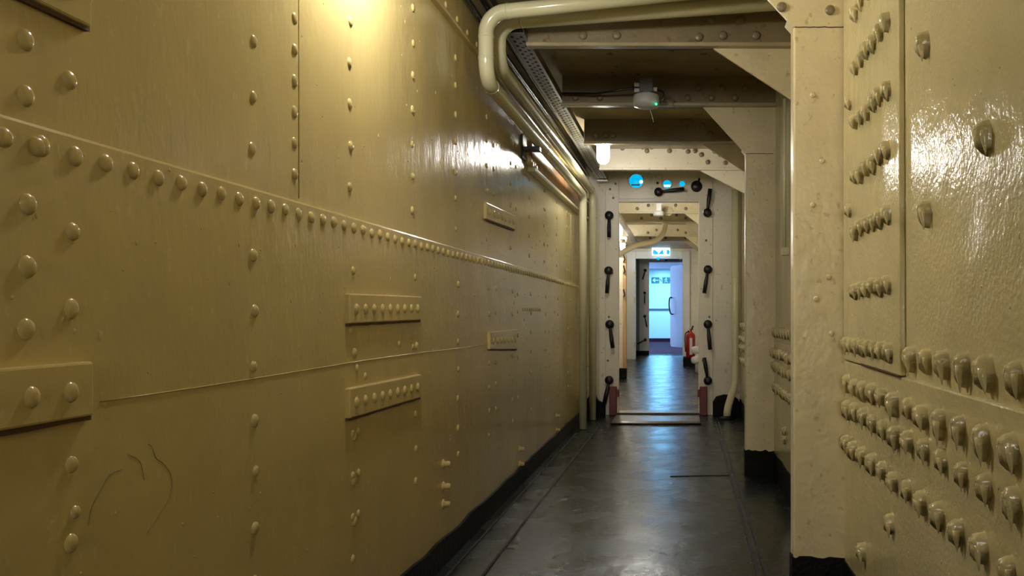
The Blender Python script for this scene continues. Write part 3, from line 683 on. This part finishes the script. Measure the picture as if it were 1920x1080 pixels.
# white valve beside the door edge
t = thing('white_valve', (.17, 13.6, 0), 'white painted valve and pipe beside the right edge of the near doorway', 'valve')
MB().tube([(.22, 13.6, 0), (.22, 13.6, .36)], .05, 14).build('body', M['white'], t)
for z in (.20, .36): MB().lathe([(.02, -.07), (.075, -.05), (.085, 0), (.075, .04), (.02, .06)], (.19, 13.6, z), 'z', 16).build('bonnet', M['white'], t)
# ------------------------------------------------------------------ far bulkhead and blue room
BX0, BX1, BZ = -.80, -.035, 2.11
we = thing('wall_end', (-.4, Y3, 0), 'grey green far bulkhead with a second watertight opening', 'wall', kind='structure')
MB().box(-1.40, BX0-.22, Y3, Y3+.03, 0, DECK+.4).build('dark_panel', M['greywall'], we)
MB().box(BX0-.22, BX0, Y3-.01, Y3+.04, 0, DECK+.4).box(BX1, XR+.05, Y3, Y3+.03, 0, DECK+.4).box(BX0, BX1, Y3, Y3+.03, BZ, DECK+.4).build('plating', M['bulk'], we)
MB().box(-1.35, BX0, Y3-.03, Y3, 0, .10).build('base_skirt', M['black'], we)
MB().box(BX0, BX1, Y3-.02, Y3+.10, 0, .012).build('threshold', M['iron'], we)
g2 = 'black door clips around the far opening'
clip(1210, 507, 1205, 524, 'far door clip left of the blue opening, topmost', Y3, .035, .01, group=g2)
clip(1209, 549, 1209, 569, 'far door clip left of the blue opening, second from top', Y3, .03, .01, group=g2)
clip(1209, 593, 1213, 613, 'far door clip left of the blue opening, third from top', Y3, .035, .01, group=g2)
clip(1210, 637, 1195, 645, 'far door clip left of the blue opening, lowest, lever slanting left', Y3, .035, .01, group=g2)
clip(1249, 487, 1273, 487, 'far door clip lying level above the blue opening', Y3, .035, .0, group=g2)
tag(MB().box(-3.0, -2.95, Y3, YE, 0, 2.5).build('wall_blue_left', M['paleblue'], kind='structure'), 'left wall of the blue lit end room', 'wall')
tag(MB().box(.6, .65, Y3+.03, YE, 0, 2.5).build('wall_blue_right', M['paleblue'], kind='structure'), 'right wall of the blue lit end room', 'wall')
tag(MB().box(-3.0, .65, Y3+.03, YE+.05, 2.5, 2.55).build('ceiling_blue_room', M['paleblue'], kind='structure'), 'ceiling of the blue lit end room', 'ceiling')
tag(MB().box(-3.0, .65, YE, YE+.05, 0, 2.5).build('wall_blue_end', M['paleblue'], kind='structure'), 'blue lit wall at the very end of the passage', 'wall')
tag(MB().box(-2.95, -1.40, Y3, Y3+.03, 0, 2.5).build('wall_blue_front', M['paleblue'], kind='structure'), 'near wall of the blue lit end room beside its opening', 'wall')
tag(MB().box(-2.95, .6, Y3+.12, YE, 0, .008).build('floor_blue_room', M['purple'], kind='structure'), 'dark purple floor of the blue lit end room', 'floor')
tag(MB().box(-2.95, .6, YE-.02, YE, .008, .12).build('baseboard_end', M['purple'], kind='structure'), 'purple skirting under the blue end wall', 'baseboard')
tag(MB().box(-2.2, .55, YE-.04, YE, 1.07, 1.13).build('dado_rail', M['grey'], None, bevel=.006), 'grey rail across the blue end wall at waist height', 'rail')
tag(MB().box(-2.9, .55, 24.0, 24.15, 2.22, 2.5).build('header_beam', M['paleblue'], None, bevel=.01), 'blue lit beam under the ceiling of the end room', 'beam')
# arrow sign on the end wall
xs, zs = at(1242, 525.5, YE)
t = thing('direction_sign', (xs, YE-.02, zs-.1), 'teal sign with a white left arrow and running figure on the blue end wall', 'sign')
MB().box(xs-.37, xs-.10, YE-.02, YE, zs-.1, zs+.1).box(xs-.0, xs+.37, YE-.02, YE, zs-.1, zs+.1).build('panel', M['teal'], t)
MB().box(xs-.10, xs+.0, YE-.018, YE, zs-.1, zs+.1).build('middle_panel', M['signwhite'], t)
yq = YE-.024
MB().prism([(xs-.34, zs), (xs-.26, zs+.07), (xs-.235, zs+.05), (xs-.275, zs+.015), (xs-.13, zs+.015), (xs-.13, zs-.015), (xs-.275, zs-.015), (xs-.235, zs-.05), (xs-.26, zs-.07)], 'y', yq, YE-.018).build('arrow', M['signwhite'], t)
mb = MB().lathe([(.02, 0), (.02, -.004)], (xs+.13, YE-.02, zs+.065), 'y', 10)
for a, b in (((.12, .04), (.13, -.02)), ((.13, -.02), (.18, -.08)), ((.13, -.02), (.07, -.075)), ((.12, .04), (.06, .0)), ((.12, .04), (.17, .005))):
    mb.tube([(xs+a[0], YE-.02, zs+a[1]), (xs+b[0], YE-.02, zs+b[1])], .012, 6)
mb.build('running_figure', M['signwhite'], t)
MB().prism([(xs+.25, zs-.08), (xs+.33, zs-.08), (xs+.33, zs+.07), (xs+.25, zs+.07), (xs+.25, zs+.05), (xs+.31, zs+.05), (xs+.31, zs-.06), (xs+.25, zs-.06)], 'y', yq, YE-.018).build('doorway_symbol', M['signwhite'], t)
MB().prism([(xs-.085, zs+.07), (xs-.015, zs-.02), (xs-.015, zs-.07), (xs-.085, zs+.02)], 'y', yq, YE-.017).build('stair_symbol', M['teal'], t)
# open watertight door leaf
d2 = thing('door_2', (BX1, Y3+.06, .17), 'pale blue lit steel door leaf standing open in the far opening', 'door', kind='structure')
hx, hy = BX1+.005, Y3+.06; ux, uy = -.30/.72, .655/.72
def leaf(a, n): return (hx+ux*a+uy*n, hy+uy*a-ux*n)
W, z0, z1_ = .72, .17, 2.06
out = []
rr = .09
for cx, cz, a0 in ((W-rr, z0+rr, -90), (W-rr, z1_-rr, 0), (rr, z1_-rr, 90), (rr, z0+rr, 180)):
    for k in range(6):
        a = math.radians(a0+18*k); out.append((cx+rr*math.cos(a), cz+rr*math.sin(a)))
n = len(out); vs = [(*leaf(a, 0), z) for a, z in out]+[(*leaf(a, .03), z) for a, z in out]
mb = MB().add(vs, [tuple(range(n)), tuple(range(2*n-1, n-1, -1))]+[(i, (i+1) % n, (i+1) % n+n, i+n) for i in range(n)]); mb.build('leaf', M['paleblue'], d2)
p = lambda a, nn, z: (*leaf(a, nn), z)
MB().tube(spline([p(.62, -.0, 1.32), p(.60, -.07, 1.30), p(.60, -.08, 1.1), p(.56, -.06, .95), p(.55, 0, .93)], 6), .016, 8).build('handle', M['iron'], d2)
